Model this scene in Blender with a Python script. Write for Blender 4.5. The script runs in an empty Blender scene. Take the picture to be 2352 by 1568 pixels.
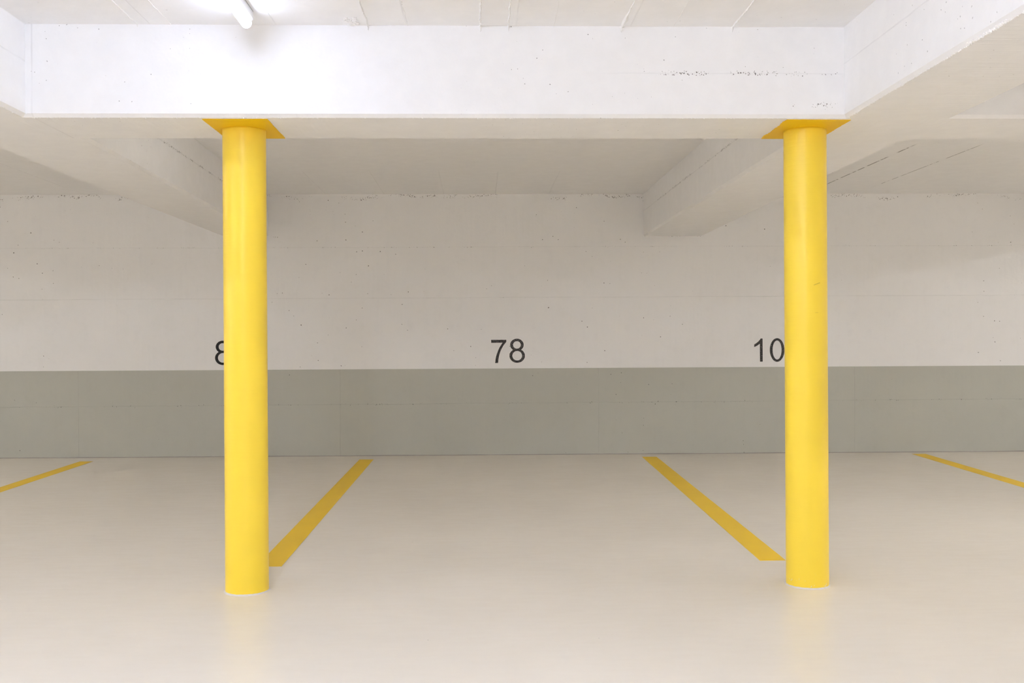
import bpy, bmesh, math, random
from mathutils import Vector, Matrix
from mathutils import noise as mn
random.seed(7)
C = bpy.context.scene.collection
sc = bpy.context.scene

# ------------------------------------------------------------ camera, world, exposure
H = 1.14377                                   # eye height; the floor is at z = 0 near the columns
YAW, PITCH, ROLL = 0.03424, -0.00118, -0.00628
cam_d = bpy.data.cameras.new('camera'); cam = bpy.data.objects.new('camera', cam_d); C.objects.link(cam)
cam_d.sensor_width = 36.0; cam_d.lens = 36.0 * 2350 / 2352; cam_d.clip_start = 0.05; cam_d.clip_end = 100
f = Vector((math.sin(YAW) * math.cos(PITCH), math.cos(YAW) * math.cos(PITCH), math.sin(PITCH)))
r = Vector((math.cos(YAW), -math.sin(YAW), 0)); u = r.cross(f)
r2 = r * math.cos(ROLL) + u * math.sin(ROLL); u2 = -r * math.sin(ROLL) + u * math.cos(ROLL)
M = Matrix((r2, u2, -f)).transposed().to_4x4(); M.translation = (0, 0, H)
cam.matrix_world = M
sc.camera = cam
w = bpy.data.worlds.new('world'); sc.world = w; w.use_nodes = True
w.node_tree.nodes['Background'].inputs[0].default_value = (1, 1, 1, 1)
w.node_tree.nodes['Background'].inputs[1].default_value = 0.0      # closed basement: no daylight
sc.view_settings.view_transform = 'Standard'; sc.view_settings.look = 'None'
sc.view_settings.gamma = 1; sc.view_settings.use_curve_mapping = False
sc.view_settings.exposure = 0.34
sc.cycles.max_bounces = 10; sc.cycles.diffuse_bounces = 9; sc.cycles.glossy_bounces = 2; sc.cycles.use_light_tree = False
sc.cycles.sample_clamp_indirect = 8; sc.cycles.adaptive_threshold = .15; sc.cycles.adaptive_min_samples = 20
# tube lights: (x, y of far end, strength); the first is the one in view
COOL, NEUTRAL, WARM = (.80, .92, 1.24), (.93, .98, 1.12), (.98, .98, 1.0)
LAMPS = [(-0.945, 4.281, 18.5, COOL),
         (-0.945, 2.5, 80, COOL), (-0.945, 0.15, 260, NEUTRAL), (-0.945, -1.8, 160, NEUTRAL), (3.1, 0.15, 45, NEUTRAL),
         (-4.9, 0.15, 80, NEUTRAL), (-4.9, 2.5, 60, NEUTRAL), (7.05, 0.15, 200, WARM), (-8.85, 0.15, 150, WARM),
         (7.05, 4.281, 240, WARM), (-8.85, 4.281, 225, WARM),
         (-0.945, 6.45, 6, WARM), (3.1, 6.45, 26, WARM), (-4.9, 6.45, 24, WARM), (7.9, 8.2, 85, WARM), (9.7, 7.0, 75, WARM), (-8.3, 8.2, 85, WARM), (-9.9, 7.0, 80, WARM)]  # this row: unseen tubes added only to brighten the rear bays

# ------------------------------------------------------------ layout (metres)
ZC, ZS, ZJ = H + 1.371, H + 0.9723, H + 1.211     # ceiling, beam soffit, formwork joint on beam sides
YF, YR, D = 4.478, 4.929, 9.6                     # main beam front and rear, back wall
X0, X1, YB = -11.0, 11.0, -6.5
CH = 0.015
def fz(x, y): return -0.00323 * x + 0.01408 * (y - 4.7)

# ------------------------------------------------------------ node helpers
class NT:
    def __init__(s, name):
        s.m = bpy.data.materials.new(name); s.m.use_nodes = True; s.t = s.m.node_tree; s.n = s.t.nodes
        s.bsdf = s.n['Principled BSDF']; s.out = s.n['Material Output']
    def link(s, a, b): s.t.links.new(a, b)
    def put(s, sock, v):
        if isinstance(v, bpy.types.NodeSocket): s.link(v, sock)
        else: sock.default_value = v
    def math(s, op, a, b=0.0, c=0.0, clamp=False):
        n = s.n.new('ShaderNodeMath'); n.operation = op; n.use_clamp = clamp
        s.put(n.inputs[0], a); s.put(n.inputs[1], b); s.put(n.inputs[2], c); return n.outputs[0]
    def pos(s): return s.n.new('ShaderNodeNewGeometry').outputs['Position']
    def sep(s, v):
        n = s.n.new('ShaderNodeSeparateXYZ'); s.put(n.inputs[0], v); return n.outputs
    def scale(s, v, k):
        n = s.n.new('ShaderNodeVectorMath'); n.operation = 'MULTIPLY'; s.put(n.inputs[0], v); n.inputs[1].default_value = k; return n.outputs[0]
    def noise(s, v, sc_, det=2, rough=.5):
        n = s.n.new('ShaderNodeTexNoise'); s.put(n.inputs['Vector'], v); n.inputs['Scale'].default_value = sc_
        n.inputs['Detail'].default_value = det; n.inputs['Roughness'].default_value = rough; return n.outputs['Fac']
    def voro(s, v, sc_):
        n = s.n.new('ShaderNodeTexVoronoi'); s.put(n.inputs['Vector'], v); n.inputs['Scale'].default_value = sc_; return n.outputs
    def ramp(s, v, a, b, lo=0.0, hi=1.0):
        n = s.n.new('ShaderNodeMapRange'); s.put(n.inputs[0], v); n.inputs[1].default_value = a; n.inputs[2].default_value = b
        n.inputs[3].default_value = lo; n.inputs[4].default_value = hi; n.interpolation_type = 'SMOOTHSTEP'; return n.outputs[0]
    def mix(s, fac, a, b):
        n = s.n.new('ShaderNodeMix'); n.data_type = 'RGBA'; s.put(n.inputs[0], fac)
        s.put(n.inputs[6], a if isinstance(a, bpy.types.NodeSocket) else (*a, 1)); s.put(n.inputs[7], b if isinstance(b, bpy.types.NodeSocket) else (*b, 1))
        return n.outputs[2]
    def bump(s, h, strength, dist):
        n = s.n.new('ShaderNodeBump'); s.put(n.inputs['Height'], h); n.inputs['Strength'].default_value = strength
        n.inputs['Distance'].default_value = dist; s.link(n.outputs[0], s.bsdf.inputs['Normal'])
    def near(s, c, at, wid):                       # 1 on the line c = at, 0 beyond wid
        return s.ramp(s.math('ABSOLUTE', s.math('SUBTRACT', c, at)), 0, wid, 1, 0)
    def span(s, c, a, b, soft=.15):
        return s.math('MULTIPLY', s.ramp(c, a - soft, a + soft), s.ramp(c, b - soft, b + soft, 1, 0))
    def max(s, *v):
        o = v[0]
        for x in v[1:]: o = s.math('MAXIMUM', o, x)
        return o
    def mul(s, *v):
        o = v[0]
        for x in v[1:]: o = s.math('MULTIPLY', o, x)
        return o

def s_noise_vec(t, P):
    n = t.n.new('ShaderNodeTexNoise'); t.put(n.inputs['Vector'], P); n.inputs['Scale'].default_value = 95; n.inputs['Detail'].default_value = 1
    m = t.n.new('ShaderNodeVectorMath'); m.operation = 'MULTIPLY_ADD'; t.link(n.outputs['Color'], m.inputs[0]); m.inputs[1].default_value = (.009, .009, .009); t.put(m.inputs[2], P)
    return m.outputs[0]
def concrete(name, col, lines=None, pocks=None, pits=1.0, rough=.62, cracks=None, streak=True, ps=19, hs=85):
    """painted cast concrete: air holes, faint streaks, formwork joints and honeycombed bands.
    lines / pocks / cracks are functions (t, x, y, z) -> mask"""
    t = NT(name); P = t.pos(); x, y, z = t.sep(P)
    nd = s_noise_vec(t, P)
    v = t.voro(nd, ps); sel = t.sep(v['Color'])
    patch = t.ramp(t.noise(P, .9, 0), .42, .62, .35, 1)
    rad = t.mul(t.ramp(sel[0], .25, 1, .0, .105), patch)
    pit = t.ramp(t.math('SUBTRACT', v['Distance'], rad), -.025, .0, 1, 0)
    pit = t.mul(pit, t.math('GREATER_THAN', rad, .03), pits)
    mask = pit
    if pocks:
        v2 = t.voro(nd, hs); s2 = t.sep(v2['Color'])
        m = pocks(t, x, y, z)
        thr = t.mul(t.ramp(s2[1], .05, .9, 0, .62), m, t.ramp(t.noise(P, 7, 1), .33, .55))
        p2 = t.mul(t.ramp(t.math('SUBTRACT', v2['Distance'], thr), -.15, 0, 1, 0), t.math('GREATER_THAN', thr, .12))
        mask = t.max(mask, p2)
    hgt = t.noise(P, 11, 3, .6)
    if streak:
        hgt = t.math('ADD', hgt, t.mul(t.noise(t.scale(P, (14, 14, .7)), 1.6, 1), .5))
    if lines:
        ln0 = lines(t, x, y, z); ln = t.mul(ln0, t.ramp(t.noise(P, 5, 2), .35, .6, .15, 1))
        hgt = t.math('SUBTRACT', hgt, t.mul(ln0, .5))
    c = t.mix(t.ramp(hgt, .3, .8), tuple(k * .97 for k in col), col)
    if lines: c = t.mix(t.mul(ln, .16), c, tuple(k * .45 for k in col))
    if cracks:
        cr = t.mul(cracks(t, x, y, z), t.ramp(t.noise(P, 11, 4, .7), .40, .52))
        mask = t.max(mask, cr)
    c = t.mix(t.mul(mask, .88), c, (.09, .075, .06))
    t.link(c, t.bsdf.inputs['Base Color'])
    t.bsdf.inputs['Roughness'].default_value = rough
    t.bsdf.inputs['Specular IOR Level'].default_value = .35
    t.bump(hgt, .5, .004)
    return t.m

WHITE = (.880, .873, .866)
def wall_lines(t, x, y, z):
    return t.max(t.mul(t.near(z, 2.02, .004), .6), t.near(z, 1.545, .004))
def band_lines(t, x, y, z):
    return t.max(t.near(z, .554, .004), *[t.near(x, xx, .004) for xx in (-3.69, -1.28, 1.14, 3.58, -6.1, 6.0)])
def P_x(t, x):
    n = t.n.new('ShaderNodeCombineXYZ'); t.link(x, n.inputs[0]); return n.outputs[0]
def wall_pocks(t, x, y, z):
    zz = t.math('ADD', z, t.ramp(t.noise(P_x(t, x), 2.2, 2), .3, .7, -.03, .03))
    return t.max(t.near(zz, 2.495, .045), t.mul(t.near(z, 2.35, .3), .45), t.mul(t.near(z, 2.02, .015), .8), t.mul(t.near(z, 1.545, .02), .55), t.mul(t.near(z, ZS, .012), t.max(t.span(x, 1.5, 2.2), t.span(x, -1.97, -1.7))))
m_wall = concrete('painted_wall', WHITE, wall_lines, wall_pocks)
m_band = concrete('grey_green_band', (.50, .50, .445), band_lines, lambda t, x, y, z: t.mul(t.near(z, .554, .03), .8), rough=.5)
def ceil_cracks(t, x, y, z):
    g = t.span(y, 7.2, 9.1, .1)
    return t.max(t.mul(t.near(x, 3.12, .011), g), t.mul(t.near(x, 3.60, .008), g, .8), t.mul(t.near(t.math('ADD', x, t.mul(y, .0)), -3.62, .005), g, .25))
def ceil_lines(t, x, y, z):
    return t.mul(t.max(*[t.near(x, xx, .005) for xx in (-.30, .18, .68, -.86, -1.40, -3.0)]), t.max(t.span(y, 8.3, 9.6, .1), t.ramp(y, 4.4, 4.5, 1, 0)))
m_ceil = concrete('painted_ceiling', WHITE, ceil_lines, None, pits=.25, cracks=ceil_cracks, streak=False)
def face_pocks(t, x, y, z):
    j = t.near(z, 2.31, .022)
    return t.max(t.mul(j, t.span(x, .75, 1.62)), t.mul(j, .7, t.span(x, -1.92, -1.72, .05)),
                 t.mul(t.near(z, 2.17, .04), .8, t.span(x, 1.38, 1.6, .06)), t.mul(t.near(z, 2.36, .3), .12))
m_face = concrete('painted_beam', WHITE, lambda t, x, y, z: t.max(t.mul(t.near(z, 2.31, .003), t.span(x, .6, 1.62), .6), t.near(x, -1.905, .006)), face_pocks, pits=.75, streak=False, ps=36, hs=150)
m_side = concrete('painted_cross_beam', WHITE, lambda t, x, y, z: t.max(t.near(z, ZJ, .005), t.mul(t.near(y, 4.30, .004), t.near(z, ZS, .004), .8)),
                  lambda t, x, y, z: t.mul(t.near(z, ZJ, .02), t.span(y, 4.9, 9.0)), pits=.5, streak=False, ps=30, hs=130)
m_burr = concrete('rough_concrete_burr', (.84, .825, .80), None, None, pits=0)

# floor coating
t = NT('floor_coating'); P = t.pos(); x, y, z = t.sep(P)
n1 = t.noise(P, .8, 4, .55); n2 = t.noise(t.scale(P, (4, 14, 4)), 1.6, 3, .6)
c = t.mix(t.ramp(n1, .3, .7), (.735, .682, .60), (.775, .722, .64))
v = t.voro(P, 6); sel = t.sep(v['Color'])
dot = t.mul(t.ramp(v['Distance'], .012, .03, 1, 0), t.math('GREATER_THAN', sel[0], .72))
c = t.mix(t.mul(dot, .45), c, (.2, .17, .13))
t.link(c, t.bsdf.inputs['Base Color'])
t.link(t.ramp(n2, .3, .75, .30, .42), t.bsdf.inputs['Roughness'])
t.bsdf.inputs['Specular IOR Level'].default_value = .42
t.bump(t.math('ADD', t.mul(n2, .6), t.mul(t.noise(P, 30, 3), .12)), .25, .003)
m_floor = t.m

def yellow(name, col, rough, ringed=False, chips=False):
    t = NT(name); P = t.pos(); x, y, z = t.sep(P)
    c = t.mix(t.ramp(t.noise(P, 2.5, 3), .3, .7), tuple(k * .96 for k in col), col)
    if chips:
        m = t.mul(t.ramp(z, .02, .07, 1, 0), t.math('GREATER_THAN', t.noise(P, 45, 3, .7), .64), t.math('GREATER_THAN', x, 1.4))
        c = t.mix(m, c, (.8, .75, .62))
        # rubbed scuff a bumper left on the right column, and a shorter one below it
        arc = t.math('SUBTRACT', z, t.math('ADD', 1.392, t.mul(t.math('SUBTRACT', x, 1.555), .35)))
        sc1 = t.mul(t.ramp(t.math('ABSOLUTE', arc), .001, .0035, 1, 0), t.span(x, 1.545, 1.575, .004), t.math('LESS_THAN', y, 4.72))
        sc2 = t.mul(t.near(z, 1.262, .003), t.span(x, 1.55, 1.566, .004), t.math('LESS_THAN', y, 4.72))
        c = t.mix(t.mul(t.max(sc1, t.mul(sc2, .6)), .45), c, (.35, .2, .01))
    t.link(c, t.bsdf.inputs['Base Color']); t.bsdf.inputs['Roughness'].default_value = rough
    t.bsdf.inputs['Specular IOR Level'].default_value = .5 if ringed else .2
    h = t.noise(P, 20, 3)
    if ringed: h = t.math('ADD', t.mul(h, .3), t.noise(t.scale(P, (3, 3, 110)), 1, 3, .7))
    t.bump(h, .22 if ringed else .15, .003)
    return t.m
m_col = yellow('yellow_gloss_paint', (.95, .69, .05), .34, True, True)
m_seam = concrete('floor_joint_sealant', (.36, .34, .31), pits=0, streak=False)
m_cap = yellow('yellow_soffit_paint', (.86, .54, .006), .5)
m_line = yellow('yellow_floor_paint', (.86, .575, .022), .45)

t = NT('sealant'); P = t.pos()
t.link(t.mix(t.noise(P, 40, 3), (.62, .595, .58), (.76, .735, .725)), t.bsdf.inputs['Base Color']); t.bsdf.inputs['Roughness'].default_value = .7
t.bump(t.noise(P, 60, 3), .5, .003); m_seal = t.m
def digit_mat(name, lo, hi):
    t = NT(name); P = t.pos()
    k = t.noise(P, 170, 2, .8)
    t.link(t.mix(t.ramp(k, lo, hi), (.012, .010, .010), (.42, .39, .37)), t.bsdf.inputs['Base Color'])
    t.bsdf.inputs['Roughness'].default_value = .6
    return t.m
m_d78 = digit_mat('worn_black_stencil_paint', .50, .74)
m_d10 = digit_mat('black_stencil_paint', .50, .76)
m_d8 = digit_mat('dense_black_stencil_paint', .72, .95)
t = NT('white_enamel'); P = t.pos()
t.link(t.mix(t.noise(P, 6, 2), (.78, .78, .79), (.82, .82, .83)), t.bsdf.inputs['Base Color']); t.bsdf.inputs['Roughness'].default_value = .35; m_enamel = t.m
t = NT('dark_gasket'); t.bsdf.inputs['Base Color'].default_value = (.08, .08, .09, 1); m_gasket = t.m
def tube_mat(s, col):
    t = NT('lit_tube'); t.bsdf.inputs['Base Color'].default_value = (.8, .8, .8, 1)
    t.bsdf.inputs['Emission Color'].default_value = (*col, 1); t.bsdf.inputs['Emission Strength'].default_value = s
    return t.m

# ------------------------------------------------------------ mesh helpers
def link(name, bm, mat, parent=None, smooth=False):
    me = bpy.data.meshes.new(name)
    bmesh.ops.recalc_face_normals(bm, faces=bm.faces)
    if smooth:
        for fc in bm.faces: fc.smooth = True
    bm.to_mesh(me); bm.free()
    if mat: me.materials.append(mat)
    o = bpy.data.objects.new(name, me); C.objects.link(o); o.parent = parent
    return o
def box(bm, x0, x1, y0, y1, z0, z1):
    v = [bm.verts.new(p) for p in ((x0,y0,z0),(x1,y0,z0),(x1,y1,z0),(x0,y1,z0),(x0,y0,z1),(x1,y0,z1),(x1,y1,z1),(x0,y1,z1))]
    for a in ((0,3,2,1),(4,5,6,7),(0,1,5,4),(1,2,6,5),(2,3,7,6),(3,0,4,7)): bm.faces.new([v[i] for i in a])
    return v
def structure(o, label=None):
    o['kind'] = 'structure'
    if label: o['label'] = label
    return o
def thing(o, label, cat, group=None):
    o['label'] = label; o['category'] = cat; o['kind'] = 'thing'
    if group: o['group'] = group
    return o
def empty(name, loc):
    o = bpy.data.objects.new(name, None); o.empty_display_size = .1; o.location = loc; C.objects.link(o); return o

# ------------------------------------------------------------ floor, ceiling, walls
bm = bmesh.new(); T = .2
vs = box(bm, X0 - .2, X1 + .2, YB - .2, D + .2, 0, 0)
for i, vv in enumerate(vs): vv.co.z = fz(vv.co.x, vv.co.y) - (T if i < 4 else 0)
structure(link('floor', bm, m_floor), 'smooth beige coated concrete floor with a slight fall')
bm = bmesh.new(); box(bm, X0 - .2, X1 + .2, YB - .2, D + .2, ZC, ZC + .25)
ceiling = structure(link('ceiling', bm, m_ceil), 'white painted concrete ceiling slab with board marks')
bm = bmesh.new(); box(bm, X0 - .2, X1 + .2, D, D + .2, -.35, ZC)
wall = structure(link('wall_back', bm, m_wall), 'white painted concrete back wall with grey green band below')
# band: 1.5 mm of paint build-up from the floor up, top edge at z=.88 with a slight slope
bm = bmesh.new(); vs = box(bm, X0, X1, D - .0015, D + .01, -.1, .8803)
for i in (4, 5, 6, 7): vs[i].co.z += -.00147 * vs[i].co.x
link('painted_band', bm, m_band, wall)['label'] = 'grey green painted lower band of the wall'
# thin dark fillet where the floor coating turns up at the wall
bm = bmesh.new()
prev = None
N = 160
for i in range(N + 1):
    xx = X0 + (X1 - X0) * i / N; k = .006 + .003 * mn.noise(Vector((xx * 2, 3, 1)))
    zz = fz(xx, D)
    cur = [bm.verts.new((xx, D - k, zz + .0004)), bm.verts.new((xx, D - .0016, zz + k * 1.1)), bm.verts.new((xx, D - .0016, zz - .004))]
    if prev:
        for a in range(3): bm.faces.new((prev[a], cur[a], cur[(a + 1) % 3], prev[(a + 1) % 3]))
    prev = cur
structure(link('baseboard_back', bm, m_seam), 'narrow sealed joint between the floor and the back wall')
for nm, b in (('wall_left', (X0 - .2, X0, YB, D)), ('wall_right', (X1, X1 + .2, YB, D)), ('wall_front', (X0, X1, YB - .2, YB))):
    bm = bmesh.new(); box(bm, *b, -.35, ZC); structure(link(nm, bm, m_wall))

# ------------------------------------------------------------ beams
def extrude_profile(name, prof, ax, a0, a1, mat, n=1, jit=0.0, parent=None, jset=(), ends=(None, None)):
    """prof: (h, z) points; runs along axis ax ('x' or 'y') from a0 to a1; ends = optional second profile at a1"""
    bm = bmesh.new(); rings = []
    p1 = ends[1] or prof
    for i in range(n + 1):
        k = i / n; a = a0 + (a1 - a0) * k; ring = []
        for j, ((h0, z0), (h1, z1)) in enumerate(zip(prof, p1)):
            h = h0 + (h1 - h0) * k; z = z0 + (z1 - z0) * k
            if jit and j in jset:
                h += jit * (mn.noise(Vector((a * 45, j, 0))) + .6 * mn.noise(Vector((a * 160, j, 5)))); z += jit * .7 * mn.noise(Vector((a * 70, j, 9)))
            ring.append(bm.verts.new((a, h, z) if ax == 'x' else (h, a, z)))
        rings.append(ring)
    m = len(prof)
    for q, w_ in zip(rings, rings[1:]):
        for j in range(m): bm.faces.new((q[j], q[(j + 1) % m], w_[(j + 1) % m], w_[j]))
    bm.faces.new(rings[0]); bm.faces.new(list(reversed(rings[-1])))
    return link(name, bm, mat, parent)
def main_beam(y0, y1, n, jit, label):
    prof = [(y0, ZC), (y0, ZS + CH), (y0 + CH, ZS), (y1, ZS), (y1, ZC)]
    return structure(extrude_profile('beam', prof, 'x', X0, X1, m_face, n, jit, jset=(2,)), label)
front = main_beam(YF - CH, YR, 1500, .0012, 'long white concrete beam resting on the two yellow columns')
main_beam(-3.6, -3.15, 1, 0, 'concrete beam across the garage behind the viewer')
def cross_beam(xl, xr, y0, y1, label, n=1, jit=0, xl1=None, xr1=None, dl=0.0, dr=0.0):
    """dl, dr: side batter, how far the face at the ceiling lies outside the face at the soffit"""
    def pr(a, b): return [(a - dl, ZC), (a, ZS + CH), (a + CH, ZS), (b - CH, ZS), (b, ZS + CH), (b + dr, ZC)]
    o = extrude_profile('beam', pr(xl, xr), 'y', y0, y1, m_side, n, jit, jset=(2, 3), ends=(None, pr(xl1 if xl1 is not None else xl, xr1 if xr1 is not None else xr)))
    return structure(o, label)
# rear bays (behind the main beam)
cross_beam(-2.385, -1.858, YR, D, 'left rear cross beam running back to the wall', xl1=-2.335, xr1=-1.94, dr=.0)
cross_beam(1.580, 2.101, YR, D, 'right rear cross beam running back to the wall', xl1=1.575, xr1=2.135, dl=0)
for s in (-1, 1):
    for k in (1, 2):
        cx = (-2.12 if s < 0 else 1.86) + s * 3.95 * k
        cross_beam(cx - .235, cx + .235, YR, D, 'cross beam of a bay further along'); cross_beam(cx - .235, cx + .235, -3.15, YF, 'cross beam of a bay further along')
# front bays (viewer's side)
cross_beam(-2.38, -1.932, -3.15, YF, 'left front cross beam beside the lamp', 500, .0012)
cross_beam(1.627, 2.115, -3.15, YF, 'right front cross beam with a crumbled edge', 700, .0015)

# crumbled slurry beads along the lower arrises of the lit bay
def burr(name, pts_fn, length, parent, step=.006, size=.0035, dens=.7, seed=0):
    rnd = random.Random(seed); bm = bmesh.new(); a = 0
    while a < length:
        a += step * rnd.uniform(.5, 1.6)
        d = mn.noise(Vector((a * 3, seed, 0))) * .5 + .5
        if rnd.random() > dens * d * 1.3: continue
        p = pts_fn(a); s = size * rnd.uniform(.35, 1.0)
        m = Matrix.Translation(p + Vector((rnd.uniform(-.3, .3), rnd.uniform(-.3, .3), rnd.uniform(-.5, .3))) * size) @ Matrix.Rotation(rnd.uniform(0, 3), 4, Vector((rnd.random(), rnd.random(), rnd.random())).normalized()) @ Matrix.Diagonal((s, s * rnd.uniform(.6, 1.4), s * rnd.uniform(.4, .8), 1))
        bmesh.ops.create_icosphere(bm, subdivisions=1, radius=1, matrix=m)
    o = link(name, bm, m_burr, parent); o['kind'] = 'stuff'; o['label'] = 'crumbly concrete burrs on the arris'
    return o
burr('concrete_burr', lambda a: Vector((-1.94 + a, YF + .001, ZS)), 3.58, front, seed=1)
burr('concrete_burr', lambda a: Vector((-1.94 + a, YF - CH, ZS + CH)), 1.3, front, size=.0028, dens=.35, seed=2)
rb = [o for o in C.objects if o.get('label') == 'right front cross beam with a crumbled edge'][0]
lb = [o for o in C.objects if o.get('label') == 'left front cross beam beside the lamp'][0]
burr('concrete_burr', lambda a: Vector((1.642, YF + .01 - a, ZS)), 1.6, rb, seed=3, size=.0042, dens=.8)
burr('concrete_burr', lambda a: Vector((-1.947, YF - a, ZS)), 1.2, lb, seed=4, dens=.6)
# honeycombed patch on the right cross beam edge
burr('concrete_burr', lambda a: Vector((1.640, 3.35 - a * .9, ZS + .004)), .28, rb, step=.0012, size=.008, dens=1.0, seed=6)

# fins of leaked concrete between the ceiling boards, turning down onto the beam
def fin(x_, x_end, y0, wid, hgt, seed, drip=0.02, fat=0.0):
    bm = bmesh.new(); prev = None; n = int((YF - CH - y0) / .006)
    for i in range(n + 1):
        k = i / n; yy = y0 + (YF - CH - y0) * k
        xx = x_ + (x_end - x_) * k + .004 * mn.noise(Vector((yy * 12, seed, 0))) + .0025 * mn.noise(Vector((yy * 60, seed, 3)))
        ww = wid * (.6 + .8 * abs(mn.noise(Vector((yy * 35, seed, 1))))) + fat * max(0, 1 - abs(k - .93) / .08)
        hh = hgt * (.55 + .9 * abs(mn.noise(Vector((yy * 30, seed, 7))))) + fat * .5 * max(0, 1 - abs(k - .93) / .08)
        cur = [bm.verts.new(p) for p in ((xx - ww, yy, ZC + .001), (xx - ww * .3, yy, ZC - hh), (xx + ww * .4, yy, ZC - hh * .8), (xx + ww, yy, ZC + .001))]
        if prev:
            for a in range(3): bm.faces.new((prev[a], cur[a], cur[a + 1], prev[a + 1]))
        prev = cur
    # drip down the beam face
    xx = x_end; prev = None; m = 7
    for i in range(m + 1):
        k = i / m; zz = ZC - drip * k; ww = (wid + fat) * (1.3 - 1.0 * k) * (.8 + .5 * abs(mn.noise(Vector((k * 9, seed, 4)))))
        dx = .004 * mn.noise(Vector((k * 5, seed, 8))); yy = YF - CH
        cur = [bm.verts.new(p) for p in ((xx + dx - ww, yy + .001, zz), (xx + dx, yy - hgt * (1 - .8 * k), zz), (xx + dx + ww, yy + .001, zz))]
        if prev:
            for a in range(2): bm.faces.new((prev[a], cur[a], cur[a + 1], prev[a + 1]))
        prev = cur
    o = link('concrete_fin', bm, m_burr, ceiling); return o
for i, a in enumerate(((-1.446, -1.454, 3.2, .003, .005, .012, 0), (-.473, -.463, 3.2, .0045, .009, .024, 0), (.022, .024, 3.2, .005, .010, .026, .001),
                       (.139, .146, 3.2, .0045, .009, .026, 0), (.66, .643, 3.2, .004, .007, .028, .010), (1.14, 1.13, 3.2, .004, .007, .024, .003),
                       (-.30, -.292, 3.9, .0018, .003, .004, 0), (.34, .345, 3.9, .0012, .002, .003, 0), (.86, .87, 3.2, .0012, .002, .002, 0), (-1.30, -1.31, 3.6, .0015, .003, .002, 0))):
    fin(*a[:5], i + 1, a[5], a[6])
# broken-out lump near the second fin
bm = bmesh.new()
rnd = random.Random(11)
for i in range(60):
    s = rnd.uniform(.003, .009)
    bmesh.ops.create_icosphere(bm, subdivisions=1, radius=s, matrix=Matrix.Translation((-.535 + rnd.uniform(-.022, .03), 4.41 + rnd.uniform(-.05, .05), ZC - rnd.uniform(0, .003))) @ Matrix.Diagonal((1, 1.3, .6, 1)))
o = link('rough_patch', bm, m_burr, ceiling); o['kind'] = 'stuff'; o['label'] = 'rough broken concrete patch at the beam'

# ------------------------------------------------------------ columns
def column(xc, yc, cap, label, jag, seed):
    z0 = fz(xc, yc)
    root = empty('column', (xc, yc, z0)); thing(root, label, 'column')
    R_ = .0972; n = 96; bm = bmesh.new(); rings = []
    hs = [-.02, .0, .004] + [.05 + i * (ZS - z0 - .06) / 60 for i in range(61)] + [ZS - z0 + .0]
    for h in hs:
        ring = []
        for i in range(n):
            a = 2 * math.pi * i / n
            rr = R_ + .0005 * mn.noise(Vector((math.cos(a), math.sin(a), h * 4 + seed))) + .0003 * mn.noise(Vector((math.cos(a) * 2, seed, h * 60)))
            ring.append(bm.verts.new((rr * math.cos(a), rr * math.sin(a), h)))
        rings.append(ring)
    for q, w_ in zip(rings, rings[1:]):
        for i in range(n): bm.faces.new((q[i], q[(i + 1) % n], w_[(i + 1) % n], w_[i]))
    bm.faces.new(rings[0]); bm.faces.new(rings[-1])
    link('shaft', bm, m_col, root, True)
    # painted head plate on the soffit: (x,y) corners, 3 mm build-up, ragged brush edges
    bm = bmesh.new(); pts = []
    for i, (p, q) in enumerate(zip(cap, cap[1:] + cap[:1])):
        for k in range(40):
            s = k / 40; px = p[0] + (q[0] - p[0]) * s; py = p[1] + (q[1] - p[1]) * s
            j = jag[i]; w_ = j * (mn.noise(Vector((s * 22, i, seed))) + .5 * mn.noise(Vector((s * 70, i, seed + 3)))) + j * 1.8 * mn.noise(Vector((s * 4, i, seed + 9)))
            ex, ey = q[0] - p[0], q[1] - p[1]; L = math.hypot(ex, ey)
            fade = min(1, s * 8, (1 - s) * 8)
            pts.append((px - ey / L * w_ * fade - xc, py + ex / L * w_ * fade - yc))
    lo = [bm.verts.new((a, b, ZS - .003 - z0)) for a, b in pts]; hi = [bm.verts.new((a, b, ZS + .0005 - z0)) for a, b in pts]
    bm.faces.new(lo); bm.faces.new(list(reversed(hi)))
    for i in range(len(lo)): bm.faces.new((lo[i], lo[(i + 1) % len(lo)], hi[(i + 1) % len(lo)], hi[i]))
    bmesh.ops.triangulate(bm, faces=[fc for fc in bm.faces if len(fc.verts) > 4])
    o = link('head_plate', bm, m_cap, root); o['label'] = 'darker yellow plate painted on the soffit'
    # weld-like fillet under the plate
    # sealant ring at the foot
    bm = bmesh.new(); n = 120; inner, top, outer = [], [], []
    for i in range(n):
        a = 2 * math.pi * i / n; c_, s_ = math.cos(a), math.sin(a)
        k = .007 + .003 * mn.noise(Vector((c_ * 2, s_ * 2, seed))) + .003 * mn.noise(Vector((c_ * 9, s_ * 9, seed)))
        inner.append(bm.verts.new((c_ * (R_ - .002), s_ * (R_ - .002), .005 + .002 * mn.noise(Vector((c_ * 6, s_ * 6, seed + 2))))))
        top.append(bm.verts.new((c_ * (R_ + k * .5), s_ * (R_ + k * .5), .004))); 
        px, py = c_ * (R_ + k), s_ * (R_ + k); outer.append(bm.verts.new((px, py, fz(xc + px, yc + py) - z0 - .0002)))
    for i in range(n):
        j = (i + 1) % n
        bm.faces.new((inner[i], inner[j], top[j], top[i])); bm.faces.new((top[i], top[j], outer[j], outer[i]))
    o = link('sealant_ring', bm, m_seal, root, True); o['label'] = 'pale grey sealant around the foot'
    return root
column(-1.0610, 4.735, [(-1.190, 4.498), (-.908, 4.498), (-.909, 4.923), (-1.188, 4.923)], 'left round yellow column, its shadow falling straight back', (.0002, .0012, .0002, .0010), 2)
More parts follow.
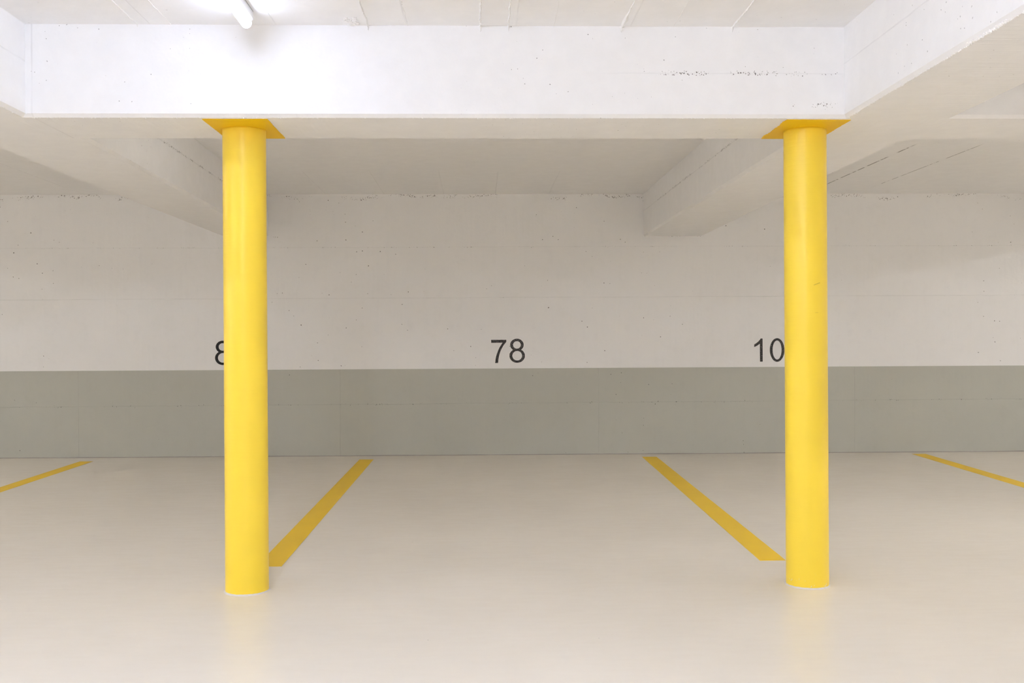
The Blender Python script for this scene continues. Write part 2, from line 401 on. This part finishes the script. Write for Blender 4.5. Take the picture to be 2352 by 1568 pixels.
column(1.5380, 4.735, [(1.382, 4.498), (1.670, 4.503), (1.668, 4.923), (1.385, 4.923)], 'right round yellow column with a scuff at mid height', (.0012, .003, .0003, .0045), 5)

# ------------------------------------------------------------ parking lines
def pline(xn, xf, y0, y1, wid, label):
    bm = bmesh.new(); top, bot = [], []
    n = 60; L, Rr = [], []
    for i in range(n + 1):
        k = i / n; yy = y0 + (y1 - y0) * k; xx = xn + (xf - xn) * k
        for lst, s in ((L, -1), (Rr, 1)):
            px = xx + s * wid / 2 + .0012 * mn.noise(Vector((yy * 9, s, xn))); zz = fz(px, yy)
            lst.append((bm.verts.new((px, yy, zz + .0012)), bm.verts.new((px, yy, zz - .001))))
    for i in range(n):
        bm.faces.new((L[i][0], Rr[i][0], Rr[i + 1][0], L[i + 1][0]))
        bm.faces.new((L[i][0], L[i + 1][0], L[i + 1][1], L[i][1])); bm.faces.new((Rr[i][0], Rr[i][1], Rr[i + 1][1], Rr[i + 1][0]))
    for i in (0, n): bm.faces.new((L[i][0], L[i][1], Rr[i][1], Rr[i][0]))
    o = link('parking_line', bm, m_line); thing(o, label, 'parking line', None)
pline(-3.61, -3.522, 5.2, 9.34, .118, 'yellow painted floor line cut by the left edge of the view')
pline(-1.057, -1.010, 5.20, 9.34, .128, 'yellow painted floor line starting behind the left column')
pline(1.515, 1.582, 5.215, 9.39, .134, 'yellow painted floor line ending beside the right column')
pline(4.09, 4.135, 5.2, 9.46, .128, 'yellow painted floor line cut by the right edge of the view')

# ------------------------------------------------------------ wall numbers
U = D / 2350 / 13.067
def ell(cx, cy, rx, ry, n=72, a0=0, a1=2 * math.pi): return [(cx + rx * math.cos(a0 + (a1 - a0) * i / n), cy - ry * math.sin(a0 + (a1 - a0) * i / n)) for i in range(n)]
def glyph8(dx, dy):
    A = ell(1403, 562, 203, 184, 240); B = ell(1410, 890, 232, 210, 240)
    ins = lambda p, cx, cy, rx, ry: ((p[0] - cx) / rx) ** 2 + ((p[1] - cy) / ry) ** 2 < 1
    a = [p for p in A if not ins(p, 1410, 890, 232, 210)]; b = [p for p in B if not ins(p, 1403, 562, 203, 184)]
    ka = max(range(len(a)), key=lambda i: math.dist(a[i], a[i - 1])); a = a[ka:] + a[:ka]
    kb = max(range(len(b)), key=lambda i: math.dist(b[i], b[i - 1])); b = b[kb:] + b[:kb]
    if math.dist(a[-1], b[0]) > math.dist(a[-1], b[-1]): b.reverse()
    return [[(x + dx, y + dy) for x, y in q] for q in (a + b, ell(1403, 564, 116, 112), ell(1410, 888, 146, 143))]
def smooth(pts, n=8):
    out = []
    for i in range(len(pts) - 1):
        p0, p1, p2, p3 = pts[max(i - 1, 0)], pts[i], pts[i + 1], pts[min(i + 2, len(pts) - 1)]
        for k in range(n):
            s = k / n; out.append(tuple(.5 * (2 * p1[d] + (p2[d] - p0[d]) * s + (2 * p0[d] - 5 * p1[d] + 4 * p2[d] - p3[d]) * s * s + (3 * p1[d] - p0[d] - 3 * p2[d] + p3[d]) * s ** 3) for d in (0, 1)))
    return out + [pts[-1]]
g7 = [[(630, 408), (1085, 408), (1085, 470)] + smooth([(1085, 470), (985, 600), (905, 760), (858, 920), (832, 1103)])[1:] + smooth([(745, 1103), (772, 930), (815, 790), (880, 640), (975, 495)]) + [(630, 495)]]
g1 = [[(682, 350), (682, 1050), (600, 1050), (598, 505)] + smooth([(598, 505), (520, 562), (425, 607)])[1:] + smooth([(425, 528), (520, 468), (590, 400), (625, 350)])]
g0 = [ell(1125, 700, 222, 356, 96), ell(1125, 700, 138, 287, 96)]
def digit(splines, ox, oz, px0, py0, mat, parent):
    """splines in zoom units; (px0,py0) unit point lands at world (ox, oz)"""
    cu = bpy.data.curves.new('digit', 'CURVE'); cu.dimensions = '2D'; cu.fill_mode = 'BOTH'; cu.extrude = .0004
    for s in splines:
        sp = cu.splines.new('POLY'); sp.points.add(len(s) - 1); sp.use_cyclic_u = True
        for i, (a, b) in enumerate(s): sp.points[i].co = ((a - px0) * U, -(b - py0) * U, 0, 1)
    tmp = bpy.data.objects.new('tmp', cu); me = bpy.data.meshes.new_from_object(tmp); bpy.data.objects.remove(tmp); bpy.data.curves.remove(cu)
    me.name = 'digit'; me.materials.clear(); me.materials.append(mat)
    me.transform(Matrix.Rotation(math.pi / 2, 4, 'X'))
    o = bpy.data.objects.new('digit', me); C.objects.link(o); o.parent = parent; o.location = (ox, 0, oz)
    return o
yw = D - .0006
n78 = empty('bay_number', (.133, yw, H - .221)); thing(n78, 'black painted number 78 on the wall between the columns', 'number')
digit(g7, 0, .226, 630, 408, m_d78, n78); digit(glyph8(0, 0), 0, .226, 630, 408, m_d78, n78)
n10 = empty('bay_number', (2.622, yw, H - .217)); thing(n10, 'black painted number 10 on the wall, cut off by the right column', 'number')
digit(g1, 0, .219, 425, 350, m_d10, n10); digit(g0, 0, .219, 425, 350, m_d10, n10)
n8 = empty('bay_number', (-2.434, yw, H - .213)); thing(n8, 'black painted digit 8 on the wall, half hidden by the left column', 'number')
digit(glyph8(0, 0), 0, .226, 1178, 378, m_d8, n8)

# ------------------------------------------------------------ tube lights
def tube_light(xt, y1, s, col, label):
    L = 1.5; y0 = y1 - L
    root = empty('tube_light', (xt, (y0 + y1) / 2, ZC)); thing(root, label, 'ceiling light')
    def loc(bm): bmesh.ops.translate(bm, verts=bm.verts, vec=(-xt, -(y0 + y1) / 2, -ZC))
    bm = bmesh.new()
    prof = [(xt - .025, ZC), (xt - .027, ZC - .034), (xt - .020, ZC - .040), (xt + .020, ZC - .040), (xt + .027, ZC - .034), (xt + .025, ZC)]
    a = [bm.verts.new((h, y0, z)) for h, z in prof]; b = [bm.verts.new((h, y1, z)) for h, z in prof]
    for i in range(6): bm.faces.new((a[i], a[(i + 1) % 6], b[(i + 1) % 6], b[i]))
    bm.faces.new(a); bm.faces.new(b); loc(bm); link('housing', bm, m_enamel, root)
    bm = bmesh.new(); box(bm, xt - .0255, xt + .0255, y0 - .0005, y1 + .0005, ZC - .0022, ZC - .0002); loc(bm); link('gasket', bm, m_gasket, root)['label'] = 'dark seal against the ceiling'
    R_ = .0215; zc_ = ZC - .0525; n = 32 if s == LAMPS[0][2] else 12
    def lathe(name, prof, mat):
        bm = bmesh.new(); rings = []
        for yy, rr in prof: rings.append([bm.verts.new((xt + rr * math.cos(2 * math.pi * i / n), yy, zc_ + rr * math.sin(2 * math.pi * i / n))) for i in range(n)])
        for q, w_ in zip(rings, rings[1:]):
            for i in range(n): bm.faces.new((q[i], q[(i + 1) % n], w_[(i + 1) % n], w_[i]))
        bm.faces.new(rings[0]); bm.faces.new(rings[-1]); loc(bm); return link(name, bm, mat, root, True)
    lathe('tube', [(y0 + .012, R_)] + [(y0 + .012 + (L - .024) * k / 6, R_) for k in range(1, 7)], tube_mat(s, col))
    for s_ in (0, 1):
        ye = y1 if s_ else y0; d = 1 if s_ else -1
        lathe('end_cap', [(ye - d * .0118, R_ * .99), (ye - d * .006, R_ * .97), (ye - d * .001, R_ * .75), (ye + d * .001, R_ * .4)], m_enamel)
WHERE = ('lit white tube light on the ceiling just before the long beam, in view',
         'lit tube light over the aisle, next behind the one in view', 'lit tube light over the aisle, third behind the long beam',
         'lit tube light over the aisle, furthest from the long beam',
         'lit tube light over the aisle, first bay to the right',
         'lit tube light over the aisle, first bay to the left', 'lit tube light nearer the long beam, first bay to the left',
         'lit tube light over the aisle, second bay to the right',
         'lit tube light over the aisle, second bay to the left', 'lit tube light near the long beam, second bay to the right',
         'lit tube light near the long beam, second bay to the left',
         'added dim fill tube, unseen behind the long beam, middle bay',
         'added dim fill tube, unseen behind the long beam, first bay to the right', 'added dim fill tube, unseen behind the long beam, first bay to the left',
         'added fill tube, unseen over the far right parking spaces, nearer the back wall', 'added fill tube, unseen over the far right parking spaces, by the side wall',
         'added fill tube, unseen over the far left parking spaces, nearer the back wall', 'added fill tube, unseen over the far left parking spaces, by the side wall')
for (lx, ly, s, col), lab in zip(LAMPS, WHERE): tube_light(lx, ly, s, col, lab)
